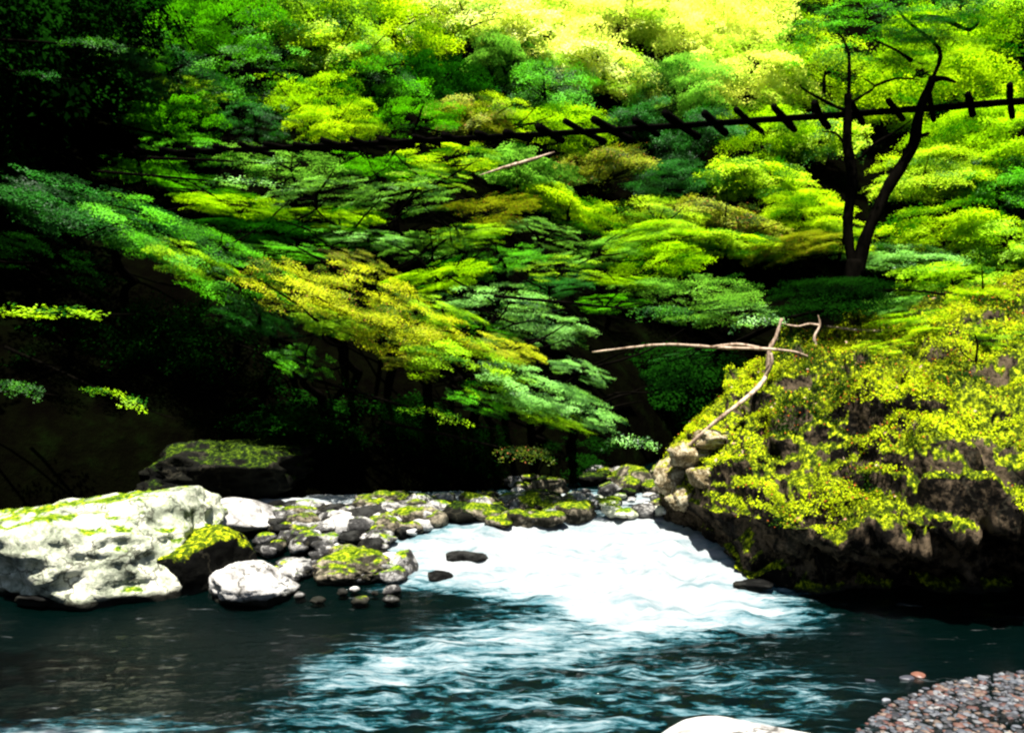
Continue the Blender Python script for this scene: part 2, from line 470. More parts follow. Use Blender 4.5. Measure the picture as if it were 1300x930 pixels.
rock_px('rock', 556, 732, 10.7, 34, 16, .16, 33, M_dark, 'small black rock at the lower left corner of the rapid', sub=4)
rock_px('rock', 878, 671, 12.6, 44, 17, .3, 35, M_dark, 'black rock poking from the rapid under the tip of the mossy boulder', sub=4)
rock_px('rock', 956, 742, 10.4, 46, 13, .25, 36, M_dark, 'low dark rock in white water beside the foot of the mossy boulder', sub=4)
rock_px('rock', 800, 638, 15.2, 120, 36, .7, 37, M_grey, 'broad cobbly ledge at the head of the rapid', sub=5, rough=.2)
rock_px('rock', 925, 975, 5.4, 300, 140, .6, 39, M_bleach, 'large smooth pale rock cut by the bottom edge of the picture', sub=5, rough=.03, soft=.3)
rock_px('rock', 60, 756, 10.0, 60, 18, .3, 38, M_dark, 'low dark rock at the waterline below the huge pale boulder')
rs = R(77)
mats4 = [M_grey, M_dark, M_bleach, M_mossrock, M_dark, M_grey]
zones = [ # px range, py range, n, size range, label, group
 ((352, 540), (640, 676), 120, (26, 62), 'broken grey and white river stone heaped on the stony left bank', 'stones heaped on the left bank'),
 ((335, 500), (680, 735), 95, (24, 58), 'wet dark-sided stone between the white jagged rock and the rapid', 'stones between jagged rock and rapid'),
 ((440, 740), (630, 662), 84, (30, 74), 'moss-topped stone in the row behind the rapid', 'mossy stones behind the rapid'),
 ((735, 858), (628, 652), 34, (18, 40), 'small pale cobble at the head of the rapid', 'cobbles at the head of the rapid'),
 ((640, 850), (592, 626), 34, (30, 70), 'dark mossy stone in the shaded channel above the rapid', 'shaded stones above the rapid'),
 ((355, 520), (745, 762), 10, (18, 40), 'low stone awash at the edge of the dark pool', 'stones awash at the pool edge')]
sd = 100
for (x0, x1), (y0, y1), n, (a, b_), lab, grp in zones:
    for i in range(n):
        px = rs.uniform(x0, x1); py = y0 + (y1 - y0) * rs.uniform(0, 1)
        wpx_ = rs.uniform(a, b_) * (.42 + .5 * rs.uniform(0, 1) ** 2)
        xw, D = wpt(px, py + 8)
        D = min(D, 16.5)
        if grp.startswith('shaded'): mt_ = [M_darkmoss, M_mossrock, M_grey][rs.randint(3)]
        elif grp.startswith('mossy'): mt_ = [M_mossrock, M_mossrock, M_grey, M_darkmoss][rs.randint(4)]
        elif grp.startswith('cobbles'): mt_ = [M_mossrock, M_grey, M_white, M_bleach][rs.randint(4)]
        else: mt_ = mats4[rs.randint(6)]
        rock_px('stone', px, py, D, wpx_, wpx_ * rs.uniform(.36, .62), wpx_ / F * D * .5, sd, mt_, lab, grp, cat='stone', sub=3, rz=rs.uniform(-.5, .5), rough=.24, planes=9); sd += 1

# ---- the big overhanging mossy boulder: sections along x, each a closed profile in depth and height
def interp(xq, tab, k):
    t = np.array(tab, float); return np.interp(xq, t[:, 0], t[:, k])
#   px    lipD  lip_py  topD  top_py  footD foot_py
BT = [(838, 13.0, 612, 13.3, 596, 13.1, 618),
      (862, 12.2, 630, 13.4, 560, 12.6, 645),
      (900, 11.1, 650, 13.4, 527, 12.3, 668),
      (950, 10.3, 660, 13.4, 490, 11.5, 728),
      (1000, 9.8, 672, 13.6, 462, 10.8, 782),
      (1100, 9.5, 680, 14.0, 420, 10.7, 790),
      (1200, 9.1, 670, 14.4, 392, 10.8, 790),
      (1320, 8.9, 660, 15.0, 365, 10.8, 790),
      (1500, 9.0, 640, 15.5, 330, 9.4, 825),
      (1750, 9.2, 560, 16.0, 240, 9.6, 830)]
U, Wn = 480, 420
us = 838 + (1750 - 838) * np.linspace(0, 1, U) ** 1.25
V = np.zeros((U, Wn, 3))
for i, px in enumerate(us):
    lD, ly, tD, ty, fD, fy = [interp(px, BT, k) for k in range(1, 7)]
    lip = P(px, ly, lD); top = P(px, ty, tD); foot = P(px, fy, fD)
    xw = lip.x
    thick = max(.05, min(1, (px - 838) / 60.))
    pf = [(tD + 2.2 * thick, -.8), (fD + .35, -.8), (fD, foot.z), (fD * .8 + lD * .2, foot.z * .45 + lip.z * .55), (lD, lip.z),
          (lD * .72 + tD * .28, lip.z * .62 + top.z * .38 + .10 * thick), (lD * .35 + tD * .65, lip.z * .25 + top.z * .75 + .22 * thick), (tD, top.z), (tD + 1.2 * thick, top.z - .35 * thick), (tD + 2.4 * thick, top.z - 1.6 * thick), (tD + 2.6 * thick, -.8 * thick)]
    pf = np.array(pf)
    # resample by arc length, weight towards the visible front
    seg = np.hypot(*np.diff(pf, axis=0).T); s = np.concatenate([[0], np.cumsum(seg)])
    q = np.linspace(0, s[-1], Wn)
    # slope x along depth so that the boulder follows the ray only at its lip
    yy = np.interp(q, s, pf[:, 0]); zz = np.interp(q, s, pf[:, 1])
    V[i, :, 0] = xw + (px - 650) / F * (yy - lD) * (.9 if px > 950 else 1.0)
    V[i, :, 1] = yy; V[i, :, 2] = zz
# relax corners
for _ in range(10):
    V[:, 1:-1] = V[:, 1:-1] * .5 + .25 * (V[:, :-2] + V[:, 2:])
Vf = V.reshape(-1, 3)
du = np.gradient(V, axis=0); dv = np.gradient(V, axis=1)
nr = np.cross(du, dv).reshape(-1, 3); nr /= np.linalg.norm(nr, axis=1)[:, None] + 1e-9
cen = V.mean(1, keepdims=True).repeat(Wn, 1).reshape(-1, 3)
flip = np.sign(np.sum(nr * (Vf - cen), 1).mean()); nr *= flip
amp = np.clip((Vf[:, 0] - 2.1) / 1.5, .25, 1)
def ledges(p, f, s):
    w = p[:, 2] * f + p[:, 0] * .22 * f + 1.1 * fbm(p, .9, 4, s)
    fr = w - np.floor(w)
    blk = vnoise(np.stack([p[:, 0] * 1.3, np.floor(w) * 3.7, p[:, 1] * .8], 1), s + 9)   # each ledge broken along its length
    return np.clip(fr * 1.5, 0, 1) * np.clip((1 - fr) * 9, 0, 1) * np.clip(.65 + blk, .1, 1.3)
disp = .30 * fbm(Vf, .8, 5, 61) + .30 * fbm(Vf * np.array([1, 1, 1.9]), 1.5, 5, 62, ridge=True, g=.6) + .07 * fbm(Vf, 6, 3, 63) + .34 * ledges(Vf, 1.5, 81) + .14 * ledges(Vf, 3.7, 91) - .25
Vb = Vf + nr * (disp * amp)[:, None]
FB = gridF(Wn, U)
if flip < 0: pass
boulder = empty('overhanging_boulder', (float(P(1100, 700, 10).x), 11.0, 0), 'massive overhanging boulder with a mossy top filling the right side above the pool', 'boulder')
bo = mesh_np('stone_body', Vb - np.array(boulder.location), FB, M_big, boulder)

oc = MB()
for i, (px, py, D, w, h) in enumerate([(858, 606, 12.5, 46, 44), (880, 578, 12.1, 50, 34), (866, 632, 12.2, 34, 26), (906, 556, 11.9, 50, 22), (894, 606, 11.7, 40, 26)]):
    V_, F_ = rock_shape((w / F * D * .56, .3, h / F * D * .6), 700 + i, 4, rough=.3, planes=9)
    oc.add(V_ + np.array(P(px, py, D)) - np.array(boulder.location), F_)
o_ = oc.build('pale_outcrop', rock_mat('cream_outcrop', (.01, .008, .004), (.16, .12, .06), (.48, .42, .28), ((.02, .03, .002), (.15, .17, .004), (.45, .44, .02)), moss_amt=.42, scale=2.5, bump=1), boulder)
o_['label'] = 'cream-coloured knobbly rock at the left tip of the boulder'

# leaf cards helper: rhombus leaves
def leaves(C, Nn, L, W, rs, fold=.18):
    """C centres, Nn normals, L,W sizes -> verts, quads"""
    n = len(C)
    t = rs.normal(size=(n, 3)); t -= Nn * np.sum(t * Nn, 1)[:, None]; t /= np.linalg.norm(t, axis=1)[:, None] + 1e-9
    s = np.cross(Nn, t)
    L = L[:, None]; W = W[:, None]
    a = C - t * L * .5; c = C + t * L * .5 - Nn * L * .12
    b_ = C + s * W * .5 + Nn * W * fold - t * L * .06; d = C - s * W * .5 + Nn * W * fold - t * L * .06
    V = np.stack([a, b_, c, d], 1).reshape(-1, 3)
    Fq = np.arange(4 * n).reshape(n, 4)
    return V, Fq

# moss cushions and small plants on the boulder top
Vg = Vb.reshape(U, Wn, 3)
du = np.gradient(Vg, axis=0); dv = np.gradient(Vg, axis=1)
nn = np.cross(du, dv).reshape(-1, 3); ar = np.linalg.norm(nn, axis=1); nn = nn / (ar[:, None] + 1e-12)
nn *= np.sign(np.sum(nn * nr, 1))[:, None]
mask = np.clip((fbm(Vb, 1.7, 4, 71) * 1.2 + nn[:, 2] * .8 - .42 + np.clip(Vb[:, 2] - 1.5, -1, 2) * .26) * 5, 0, 1)
mask *= (Vb[:, 1] < 16.5) & (Vb[:, 2] > .75)
pr = mask * ar; pr /= pr.sum()
rs = R(5)
idx = rs.choice(len(Vb), 360000, p=pr)
C = Vb[idx] + rs.normal(0, .02, (len(idx), 3))
cl = fbm(C, 3.3, 3, 72)
C = C + nn[idx] * (np.clip(cl, -.2, 1) * .12 + rs.uniform(0, .03, len(idx)))[:, None]
Nl = nn[idx] + rs.normal(0, .55, (len(idx), 3)); Nl /= np.linalg.norm(Nl, axis=1)[:, None]
V_, F_ = leaves(C, Nl, rs.uniform(.014, .038, len(idx)), rs.uniform(.012, .028, len(idx)), rs)
tone = np.clip(.44 + 2.6 * fbm(C, 1.7, 4, 73) + rs.normal(0, .10, len(C)), 0, 1)
colr = np.stack([tone, rs.uniform(0, 1, len(C)), tone], 1).repeat(4, 0)
M_mossleaf = leaf_mat('bright_moss', (.008, .03, .001), (.42, .52, .005), .3, .03, .8, dead=(.955, (.40, .10, .02)))
mo = mesh_np('moss', V_ - np.array(boulder.location), F_, M_mossleaf, boulder, col=colr); mo['kind'] = 'stuff'
# fallen leaves and pale chips
idx = rs.choice(len(Vb), 700, p=pr)
C = Vb[idx] + nn[idx] * .06
Nl = nn[idx] + rs.normal(0, .35, (len(idx), 3)); Nl /= np.linalg.norm(Nl, axis=1)[:, None]
V_, F_ = leaves(C, Nl, rs.uniform(.03, .08, len(idx)), rs.uniform(.02, .045, len(idx)), rs)
tone = rs.uniform(0, 1, len(C)); colr = np.stack([tone, tone, tone], 1).repeat(4, 0)
M_litter = leaf_mat('fallen_leaf', (.14, .02, .008), (.45, .34, .22), .2, .2, .7)
mo = mesh_np('fallen_leaves', V_ - np.array(boulder.location), F_, M_litter, boulder, col=colr); mo['kind'] = 'stuff'

# ------------------------------------------------------------------ gravel bank
rs = R(9)
iv, ifc = ico(2)
PAL = np.array([(.28, .30, .36), (.45, .47, .52), (.62, .63, .66), (.10, .10, .13), (.04, .04, .05), (.40, .16, .10), (.50, .32, .22), (.75, .74, .72), (.20, .22, .26), (.30, .08, .05), (.16, .19, .24)])
PW = np.array([10, 8, 4, 14, 20, 10, 9, 4, 9, 8, 9], float); PW /= PW.sum()
def pebble_field(n, smin, smax):
    x = rs.uniform(2.0, 7.5, n); y = rs.uniform(4.0, 8.6, n)
    return x, y, rs.uniform(smin, smax, n)
x, y, s = pebble_field(16000, .012, .038)
gz = ground(x, y)
k0 = y < 7.9
edge = (x - 1.6) - (y - 6.5) * .45 + .7 * fbm(np.stack([x, y, 0 * x], 1), 1.2, 2, 5)
k = (edge > -.9 * rs.uniform(0, 1, len(x)) ** 3) & (gz > -.2) & k0
x, y, s, gz = x[k], y[k], s[k], gz[k]
n = len(x)
sh = rs.uniform(.6, 1.3, (n, 3)) * np.array([1.15, 1.0, .6]); 
jit = 1 + .12 * rs.normal(size=(n, len(iv)))
V = iv[None] * sh[:, None, :] * s[:, None, None] * jit[..., None]
th = rs.uniform(0, 6.28, n); c_, s_ = np.cos(th)[:, None], np.sin(th)[:, None]
Vx = V[..., 0] * c_ - V[..., 1] * s_; Vy = V[..., 0] * s_ + V[..., 1] * c_
V = np.stack([Vx + x[:, None], Vy + y[:, None], V[..., 2] + (np.maximum(gz, -.02) + .02)[:, None]], -1).reshape(-1, 3)
Fg = (ifc[None] + (np.arange(n) * len(iv))[:, None, None]).reshape(-1, 3)
cg = PAL[rs.choice(len(PAL), n, p=PW)] * rs.uniform(.7, 1.2, (n, 1))
m, nd, lk, b = newmat('wet_gravel')
at = nd.new('ShaderNodeVertexColor'); at.layer_name = 'Col'
lk.new(at.outputs[0], b.inputs['Base Color']); b.inputs['Roughness'].default_value = .7
M_gravel = m
tag(mesh_np('gravel', V, Fg, M_gravel, col=np.repeat(np.clip(cg * .15, 0, .85), len(iv), 0)), kind='stuff')
cm = []
for i, c in enumerate(PAL):
    mm, nd, lk, b = newmat('cobble_colour')
    g = nd.new('ShaderNodeNewGeometry'); nn_ = noise(nd, lk, g.outputs['Position'], 14, 5, .7)
    rr = ramp(nd, lk, nn_.outputs[0], [(.35, tuple(c * .25)), (.65, tuple(np.clip(c * .3, 0, .85)))])
    lk.new(rr.outputs[0], b.inputs['Base Color']); b.inputs['Roughness'].default_value = .5; cm.append(mm)
for i in range(90):
    y = rs.uniform(4.9, 7.8); x = rs.uniform(2.4 + max(0, y - 6.5) * .5, 6.0); gz_ = max(float(ground(x, y)), -.03)
    a = rs.uniform(.035, .085)
    rock('cobble', (x, y, gz_ + a * .25), (a * 1.2, a, a * .55), 900 + i, cm[rs.choice(len(PAL), p=PW)],
         'rounded cobble lying on the gravel at the bottom right corner', 'cobbles on the gravel bank', 'cobble', sub=3, rz=rs.uniform(0, 3))

# ------------------------------------------------------------------ tree crowns
def crown_mesh(seed, nspray=52, per=360, w=2.2, d=1.8, h=1.3, leaf=.085, flat=.09, tilt=(-.0, -.45), rmin=.45, rmax=.85, shell=.35):
    """unit crown around the origin, layered flat sprays"""
    rs = R(seed); Cs, Ns, Ts, sp_r = [], [], [], []
    twigs = MB()
    for i in range(nspray):
        while True:
            p = rs.uniform(-1, 1, 3)
            q = np.linalg.norm(p)
            if shell < q < 1: break
        c = p * np.array([w, d, h])
        # outward droop plus lean towards the open side
        nrm = np.array([p[0] * .35 + tilt[0], p[1] * .35 + tilt[1], 1.0]) + rs.normal(0, .24, 3); nrm /= np.linalg.norm(nrm)
        r = rs.uniform(rmin, rmax) * (.55 + .75 * rs.uniform(0, 1)); asp = rs.uniform(.35, .75)
        n = int(per * (r / .65) ** 2 * asp / .7)
        ang = rs.uniform(0, 6.28, n); rad = r * np.sqrt(rs.uniform(0, 1, n)) * (1 + .22 * np.sin(ang * rs.randint(3, 7) + rs.uniform(0, 6)))
        t1 = np.array([1, 0, -nrm[0] / nrm[2]]); t1 /= np.linalg.norm(t1); t2 = np.cross(nrm, t1)
        u = rad * np.cos(ang); v = rad * np.sin(ang) * asp
        lay = -.22 * (rad ** 2) + rs.normal(0, flat, n)
        Cc = c + t1 * u[:, None] + t2 * v[:, None] + nrm * lay[:, None]
        Nn = nrm + rs.normal(0, .20, (n, 3)); Nn /= np.linalg.norm(Nn, axis=1)[:, None]
        Cs.append(Cc); Ns.append(Nn)
        st = np.clip(rs.normal(.12, .12) if rs.rand() < .42 else rs.normal(.78, .2), 0, 1)
        Ts.append(np.clip(st + .35 * fbm(Cc, 3.0, 2, seed) + rs.normal(0, .07, n), 0, 1))
    C = np.vstack(Cs); Nn = np.vstack(Ns); T = np.concatenate(Ts); n = len(C)
    V, Fq = leaves(C, Nn, rs.uniform(.8, 1.5, n) * leaf, rs.uniform(.45, .8, n) * leaf, rs)
    col = np.stack([T, rs.uniform(0, 1, n), T], 1).repeat(4, 0)
    return V, Fq, col
def mk_variant(i, **kw):
    V, Fq, col = crown_mesh(i, **kw)
    me_o = mesh_np('crown', V, Fq, LEAF['green'], col=col)
    me = me_o.data; bpy.data.objects.remove(me_o)
    return me
VAR = [mk_variant(200 + i, nspray=[64, 52, 58, 48, 70, 54, 50, 60][i], rmax=[.85, 1.0, .8, 1.05, .7, .9, 1.1, .8][i], leaf=[.085, .07, .095, .08, .065, .1, .075, .09][i]) for i in range(8)]
FINE = [mk_variant(300 + i, nspray=[84, 54, 66, 46, 58, 72][i], per=420, leaf=.06, flat=.06, rmin=.3, rmax=[.75, .6, .85, .65, .7, .55][i]) for i in range(6)]
SPRIG = [mk_variant(400 + i, nspray=7, per=260, w=1.0, d=.5, h=.10, leaf=.06, flat=.04, rmin=.3, rmax=.55, shell=0) for i in range(3)]
def trunk_mesh(seed, hgt, base_r, lean):
    rs = R(seed); mb = MB()
    pts = [(0, 0, 0)]
    for k in range(1, 5):
        pts.append((lean[0] * k / 4 + rs.normal(0, .08), lean[1] * k / 4 + rs.normal(0, .08), hgt * k / 4))
    mb.add(*tube(pts, [base_r * f for f in (1, .85, .7, .5, .25)], 8, .15, seed, 3))
    for j in range(6):
        f = rs.uniform(.5, .95); i = int(f * 4); b0 = np.array(pts[i]) * (1 - (f * 4 - i)) + np.array(pts[min(i + 1, 4)]) * (f * 4 - i)
        a = rs.uniform(0, 6.28); ln = rs.uniform(.9, 1.7)
        e = b0 + np.array([math.cos(a) * ln, math.sin(a) * ln * .8, rs.uniform(.0, .7)])
        mid = (b0 + e) / 2 + rs.normal(0, .08, 3)
        mb.add(*tube([b0, mid, e], [base_r * .38, base_r * .25, base_r * .08], 6, .1, seed + j, 3))
    return mb
def tree(name, px, py, D, wpx, hpx, kind, label, group=None, var=None, cat='tree', trunk=True, fine=False, seed=0, rz=None, lean=0., dy=1.0):
    """crown centred at the given direction and distance, trunk rooted in the hill below it"""
    rs = R(seed + 17)
    c = P(px, py, D)
    lib = FINE if fine else VAR
    me = lib[(seed if var is None else var) % len(lib)]
    sx = wpx / F * D / 5.2; sz = hpx / F * D / 3.0; sy = max(sx, .5 * sz) * .9 * dy
    yq = c.y + np.linspace(.2, 12, 60)
    gq = ground(np.full(60, c.x), yq)
    kq = np.nonzero(gq > c.z - 1.2 * sz - .5)[0]
    gx, gy = c.x, float(yq[kq[0]] if len(kq) else yq[-1])
    gz_ = float(ground(np.array([gx]), np.array([gy]))[0])
    base = Vector((gx, gy, min(gz_, c.z - .3) - .1))
    root = empty(name, base, label, cat, group)
    o = bpy.data.objects.new('crown', me); COL.objects.link(o); o.parent = root
    o.location = c - base; o.scale = (sx, sy, sz)
    o.rotation_euler = (rs.uniform(-.12, .12), lean + (rs.uniform(-.22, .22) if lean == 0 else 0), rs.uniform(-.5, .5) + (math.pi if rs.rand() < .4 and lean == 0 else 0))
    o.material_slots[0].link = 'OBJECT'; o.material_slots[0].material = LEAF[kind]
    if trunk:
        hg = max(c.z - base.z + .25 * sz, .5)
        mb = trunk_mesh(seed + 3, hg, min(.05 + .035 * hg, .16), (c.x - base.x, c.y - base.y))
        mb.build('trunk', M_bark, root)
    return root

# hillside trees: (px, py, width, height, kind)
HT = [
 # top edge
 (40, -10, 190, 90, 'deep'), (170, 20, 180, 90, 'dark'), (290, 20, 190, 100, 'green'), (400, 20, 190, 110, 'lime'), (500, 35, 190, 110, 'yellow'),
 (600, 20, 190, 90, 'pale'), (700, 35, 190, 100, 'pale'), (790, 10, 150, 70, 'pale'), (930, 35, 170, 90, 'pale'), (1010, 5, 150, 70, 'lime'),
 (1270, 20, 170, 110, 'lime'), (1200, 60, 190, 100, 'lime'),
 # upper band
 (20, 80, 150, 80, 'deep'), (110, 110, 150, 80, 'deep'), (210, 95, 170, 100, 'dark'), (310, 85, 180, 90, 'green'), (390, 120, 170, 80, 'lime'), (470, 95, 150, 80, 'green'),
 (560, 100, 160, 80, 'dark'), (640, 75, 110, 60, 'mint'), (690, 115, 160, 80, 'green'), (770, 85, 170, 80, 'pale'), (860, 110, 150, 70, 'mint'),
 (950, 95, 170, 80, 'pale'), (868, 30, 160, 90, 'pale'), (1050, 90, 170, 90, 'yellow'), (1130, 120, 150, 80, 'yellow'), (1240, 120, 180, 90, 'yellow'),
 # along the bridge
 (210, 150, 170, 70, 'green'), (320, 150, 130, 60, 'dark'), (425, 155, 130, 60, 'yellow'), (530, 150, 150, 60, 'green'), (600, 150, 130, 60, 'olive'), (720, 160, 140, 60, 'lime'),
 (800, 150, 120, 60, 'dark'), (880, 175, 130, 70, 'dark'), (970, 165, 150, 70, 'lime'), (1030, 170, 120, 80, 'yellow'), (1230, 180, 180, 90, 'lime'),
 # under the bridge
 (370, 210, 190, 50, 'mint'), (480, 210, 150, 50, 'green'), (570, 200, 160, 50, 'yellow'), (660, 215, 160, 60, 'mint'), (760, 215, 150, 70, 'olive'),
 (850, 225, 140, 60, 'dark'), (960, 225, 150, 80, 'yellow'), (1180, 220, 150, 80, 'yellow'), (1275, 235, 150, 90, 'green'),
 (250, 235, 190, 40, 'green'), (500, 255, 180, 50, 'mint'), (620, 265, 150, 50, 'olive'), (720, 265, 150, 60, 'yellow'), (830, 275, 150, 60, 'yellow'), (920, 275, 150, 60, 'olive'), (1020, 270, 130, 70, 'yellow'),
 (1190, 290, 170, 80, 'yellow'), (1280, 310, 150, 80, 'lime'),
 # middle
 (545, 310, 150, 50, 'mint'), (640, 330, 130, 60, 'green'), (760, 320, 130, 50, 'mint'), (830, 330, 170, 60, 'lime'), (930, 310, 150, 50, 'yellow'), (880, 375, 200, 80, 'mint'),
 (1150, 330, 150, 50, 'mint'), (1210, 355, 180, 60, 'lime'), (630, 385, 190, 70, 'mint'), (690, 420, 140, 60, 'mint'), (930, 400, 130, 40, 'mint'), (1060, 445, 110, 40, 'green'), (860, 455, 110, 30, 'dark'),
 (1000, 315, 150, 40, 'olive'), (240, 190, 150, 50, 'green'), (300, 262, 170, 40, 'lime'), (400, 245, 170, 44, 'mint'), (430, 275, 150, 36, 'lime'), (540, 225, 130, 40, 'lime'), (360, 320, 150, 40, 'green'), (470, 305, 140, 36, 'mint'), (590, 300, 130, 40, 'lime'), (680, 295, 140, 40, 'mint'), (560, 350, 150, 40, 'lime'), (700, 340, 140, 44, 'lime'), (180, 215, 130, 50, 'green'), (160, 60, 140, 60, 'green'), (240, 40, 150, 70, 'green'), (230, 120, 130, 50, 'lime'), (820, 300, 130, 40, 'lime'), (600, 420, 150, 40, 'green'), (780, 355, 120, 30, 'lime'), (1070, 300, 120, 50, 'yellow'), (1150, 385, 140, 40, 'mint'), (1260, 385, 150, 50, 'yellow'), (330, 290, 150, 40, 'dark'), (440, 300, 130, 40, 'green'), (700, 365, 130, 50, 'dark'), (770, 385, 120, 36, 'green'), (430, 60, 150, 70, 'yellow'), (640, 150, 120, 50, 'yellow'),
]
CW = {'yellow': 'yellow-green', 'pale': 'pale sunlit yellow', 'lime': 'bright lime-green', 'green': 'mid-green', 'mint': 'cool glossy green', 'olive': 'olive-brown', 'dark': 'dark green', 'deep': 'nearly black'}
def band(py):
    if py < 60: return 'at the top edge'
    if py < 135: return 'high above the footbridge'
    if py < 190: return 'level with the footbridge'
    if py < 250: return 'just under the footbridge'
    if py < 300: return 'midway up the slope'
    return 'low above the gorge'
cnt = {}
order = sorted(range(len(HT)), key=lambda i: HT[i][0])
ordn = ['leftmost', 'second from left', 'third from left', 'fourth from left', 'fifth from left', 'sixth from left', 'seventh from left', 'eighth from left', 'ninth from left', 'tenth from left']
LAB = {}
for i in order:
    k = (HT[i][4], band(HT[i][1])); cnt.setdefault(k, []).append(i)
for k, ids in cnt.items():
    for j, i in enumerate(ids):
        LAB[i] = '%s leafy tree %s' % (CW[k[0]], k[1]) + ('' if len(ids) == 1 else ', %s of that colour' % ordn[j])
for i, (px, py, w, h, kd) in enumerate(HT):
    D = hit(px, py + h * .3)
    D = min(D, 62) - .04 * D
    tree('hillside_tree', px, py, D, w * 1.08, h * (1.15 if py < 190 else .92), kd, LAB[i], 'trees on the far hillside', seed=i, fine=(D < 24))

# nearer trees leaning over the pool from the left bank
NT = [
 (110, 270, 14.6, 300, 90, 'dark', 'dark green tree spreading over the left bank below the black trees'),
 (60, 330, 14.0, 220, 70, 'deep', 'nearly black tree at the left edge under the dark green one'),
 (200, 290, 14.4, 240, 80, 'green', 'mid-green tree at the head of the long leaning foliage bank'),
 (290, 345, 13.8, 220, 90, 'green', 'green tree just left of the yellow overhanging foliage'),
 (390, 370, 13.4, 220, 90, 'gold', 'yellow-green tree in the middle of the long leaning foliage bank'),
 (470, 365, 13.6, 190, 80, 'gold', 'golden tree leaning right over the shaded hollow'),
 (520, 420, 13.2, 190, 90, 'gold', 'golden-green tree hanging over the shaded hollow, brown twigs below'),
 (590, 465, 13.0, 220, 90, 'lime', 'lime tree low in the long leaning foliage bank'),
 (680, 492, 12.8, 190, 60, 'mint', 'cool green tree at the tip of the long leaning foliage bank'),
 (380, 455, 13.6, 110, 50, 'green', 'small green bush hanging under the golden foliage'),
 (330, 405, 13.9, 130, 60, 'dark', 'dark bush under the left end of the golden foliage'),
 (740, 520, 12.7, 140, 50, 'mint', 'pale minty bush drooping just above the rapid'),
 (640, 445, 13.2, 120, 44, 'gold', 'small yellow bush above the cool green tip of the leaning foliage'),
 (735, 470, 13.0, 110, 34, 'mint', 'narrow pale bush highest at the tip of the leaning foliage'),
 (560, 395, 13.9, 120, 40, 'lime', 'small lime bush on the upper edge of the golden foliage'),
 (450, 330, 14.3, 110, 36, 'olive', 'small olive bush on top of the golden foliage'),
 (700, 530, 12.9, 130, 36, 'lime', 'lime bush under the cool green tip, closest to the rapid'),
 (610, 510, 13.1, 120, 36, 'green', 'green bush in shade below the lime tree of the leaning foliage'),
 (420, 410, 13.5, 120, 44, 'lime', 'lime bush beneath the golden foliage at its left'),
 (520, 465, 13.3, 100, 34, 'olive', 'brownish bush in shade beneath the golden-green tree'),
 (240, 330, 13.9, 140, 50, 'lime', 'brighter bush on the lower edge of the dark green foliage'),
]
for i, (px, py, D, w, h, kd, lab) in enumerate(NT):
    tree('bank_tree', px, py, D, w, h, kd, lab, 'trees leaning over the pool from the left bank', seed=60 + i, fine=True, lean=.30, trunk=True)

for i, (px, py, D, w, h, kd, lab) in enumerate([
 (1165, 408, 13.2, 150, 36, 'lime', 'low lime bush on the crest of the mossy boulder right of the twin trunks'),
 (1265, 385, 13.4, 150, 40, 'yellow', 'broad yellow-green bush on the highest part of the mossy boulder'),
 (1215, 425, 12.4, 150, 36, 'yellow', 'flat yellow-green bush spreading over the boulder below its crest'),
 (1285, 430, 12.0, 110, 40, 'lime', 'lime bush on the boulder at the right edge of the picture'),
 (1270, 515, 11.0, 130, 40, 'green', 'mid-green fern-like bush in a hollow of the boulder by the right edge'),
 (1130, 440, 12.6, 120, 26, 'yellow', 'thin yellow mat of leaves at the left of the boulder crest')]):
    tree('low_bush', px, py, D, w, h, kd, lab, 'low bushes on the mossy boulder', cat='bush', seed=90 + i, fine=True, trunk=False)

# small hanging sprays: each a leafy branch on its own stem
for i, (px, py, D, w, h, lab) in enumerate([  # near-black shrubs added to darken hollows where only shade lies
 (90, 470, 15.5, 300, 160, 'added shade-black thicket at the left edge above the huge pale boulder'),
 (250, 450, 15.6, 260, 170, 'added shade-black thicket in the hollow under the green end of the foliage'),
 (400, 530, 15.3, 260, 130, 'added shade-black thicket in the hollow above the stony left bank'),
 (560, 560, 15.3, 240, 110, 'added shade-black thicket in the hollow right above the mossy stone row'),
 (700, 575, 16.5, 190, 70, 'added shade-black thicket beneath the tip of the leaning foliage'),
 (880, 500, 21, 240, 150, 'added shade-black thicket closing the gorge mouth left of the mossy boulder'),
 (1060, 378, 13.6, 190, 60, 'added shade-black thicket hiding the foot of the twin-trunked tree')]):
    tree('shade_fill_thicket', px, py, D, w, h, 'deep', lab, 'added shade-black thickets in the hollows', cat='shrub', seed=120 + i)
SP = [
 (60, 397, 12.2, 260, 24, 'lime', 0.02, 'long level leafy branch at the left edge over black shade'),
 (25, 490, 12.0, 120, 18, 'green', .25, 'short drooping branch at the left edge above the huge pale boulder'),
 (165, 510, 12.0, 140, 22, 'lime', .38, 'thin leafy branch sloping down to the right in black shade'),
 (800, 560, 12.9, 110, 26, 'mint', .1, 'green branch tip reaching over the upper rapid'),
 (665, 572, 12.7, 130, 26, 'olive', .1, 'brownish leafy branch low over the stones behind the rapid'),
 (570, 530, 12.9, 150, 24, 'lime', .25, 'slim green branch hanging under the long leaning foliage'),
 (960, 408, 12.8, 110, 18, 'mint', -.06, 'pale leafy branch tip above the crooked bare sapling'),
 (840, 395, 14.5, 150, 30, 'green', .05, 'green branch over the dark gorge mouth'),
 (340, 205, 15.5, 120, 16, 'mint', .02, 'pale level branch just under the dark end of the footbridge'),
 (310, 232, 15.2, 150, 16, 'mint', .08, 'second pale level branch below the footbridge end'),
 (120, 55, 14.0, 150, 26, 'green', .1, 'faint green branch in the black upper left corner'),
 (60, 95, 14.0, 90, 18, 'dark', .2, 'dark branch in the black upper left corner'),
 (900, 588, 40, 8, 4, 'mint', 0, ''),
]
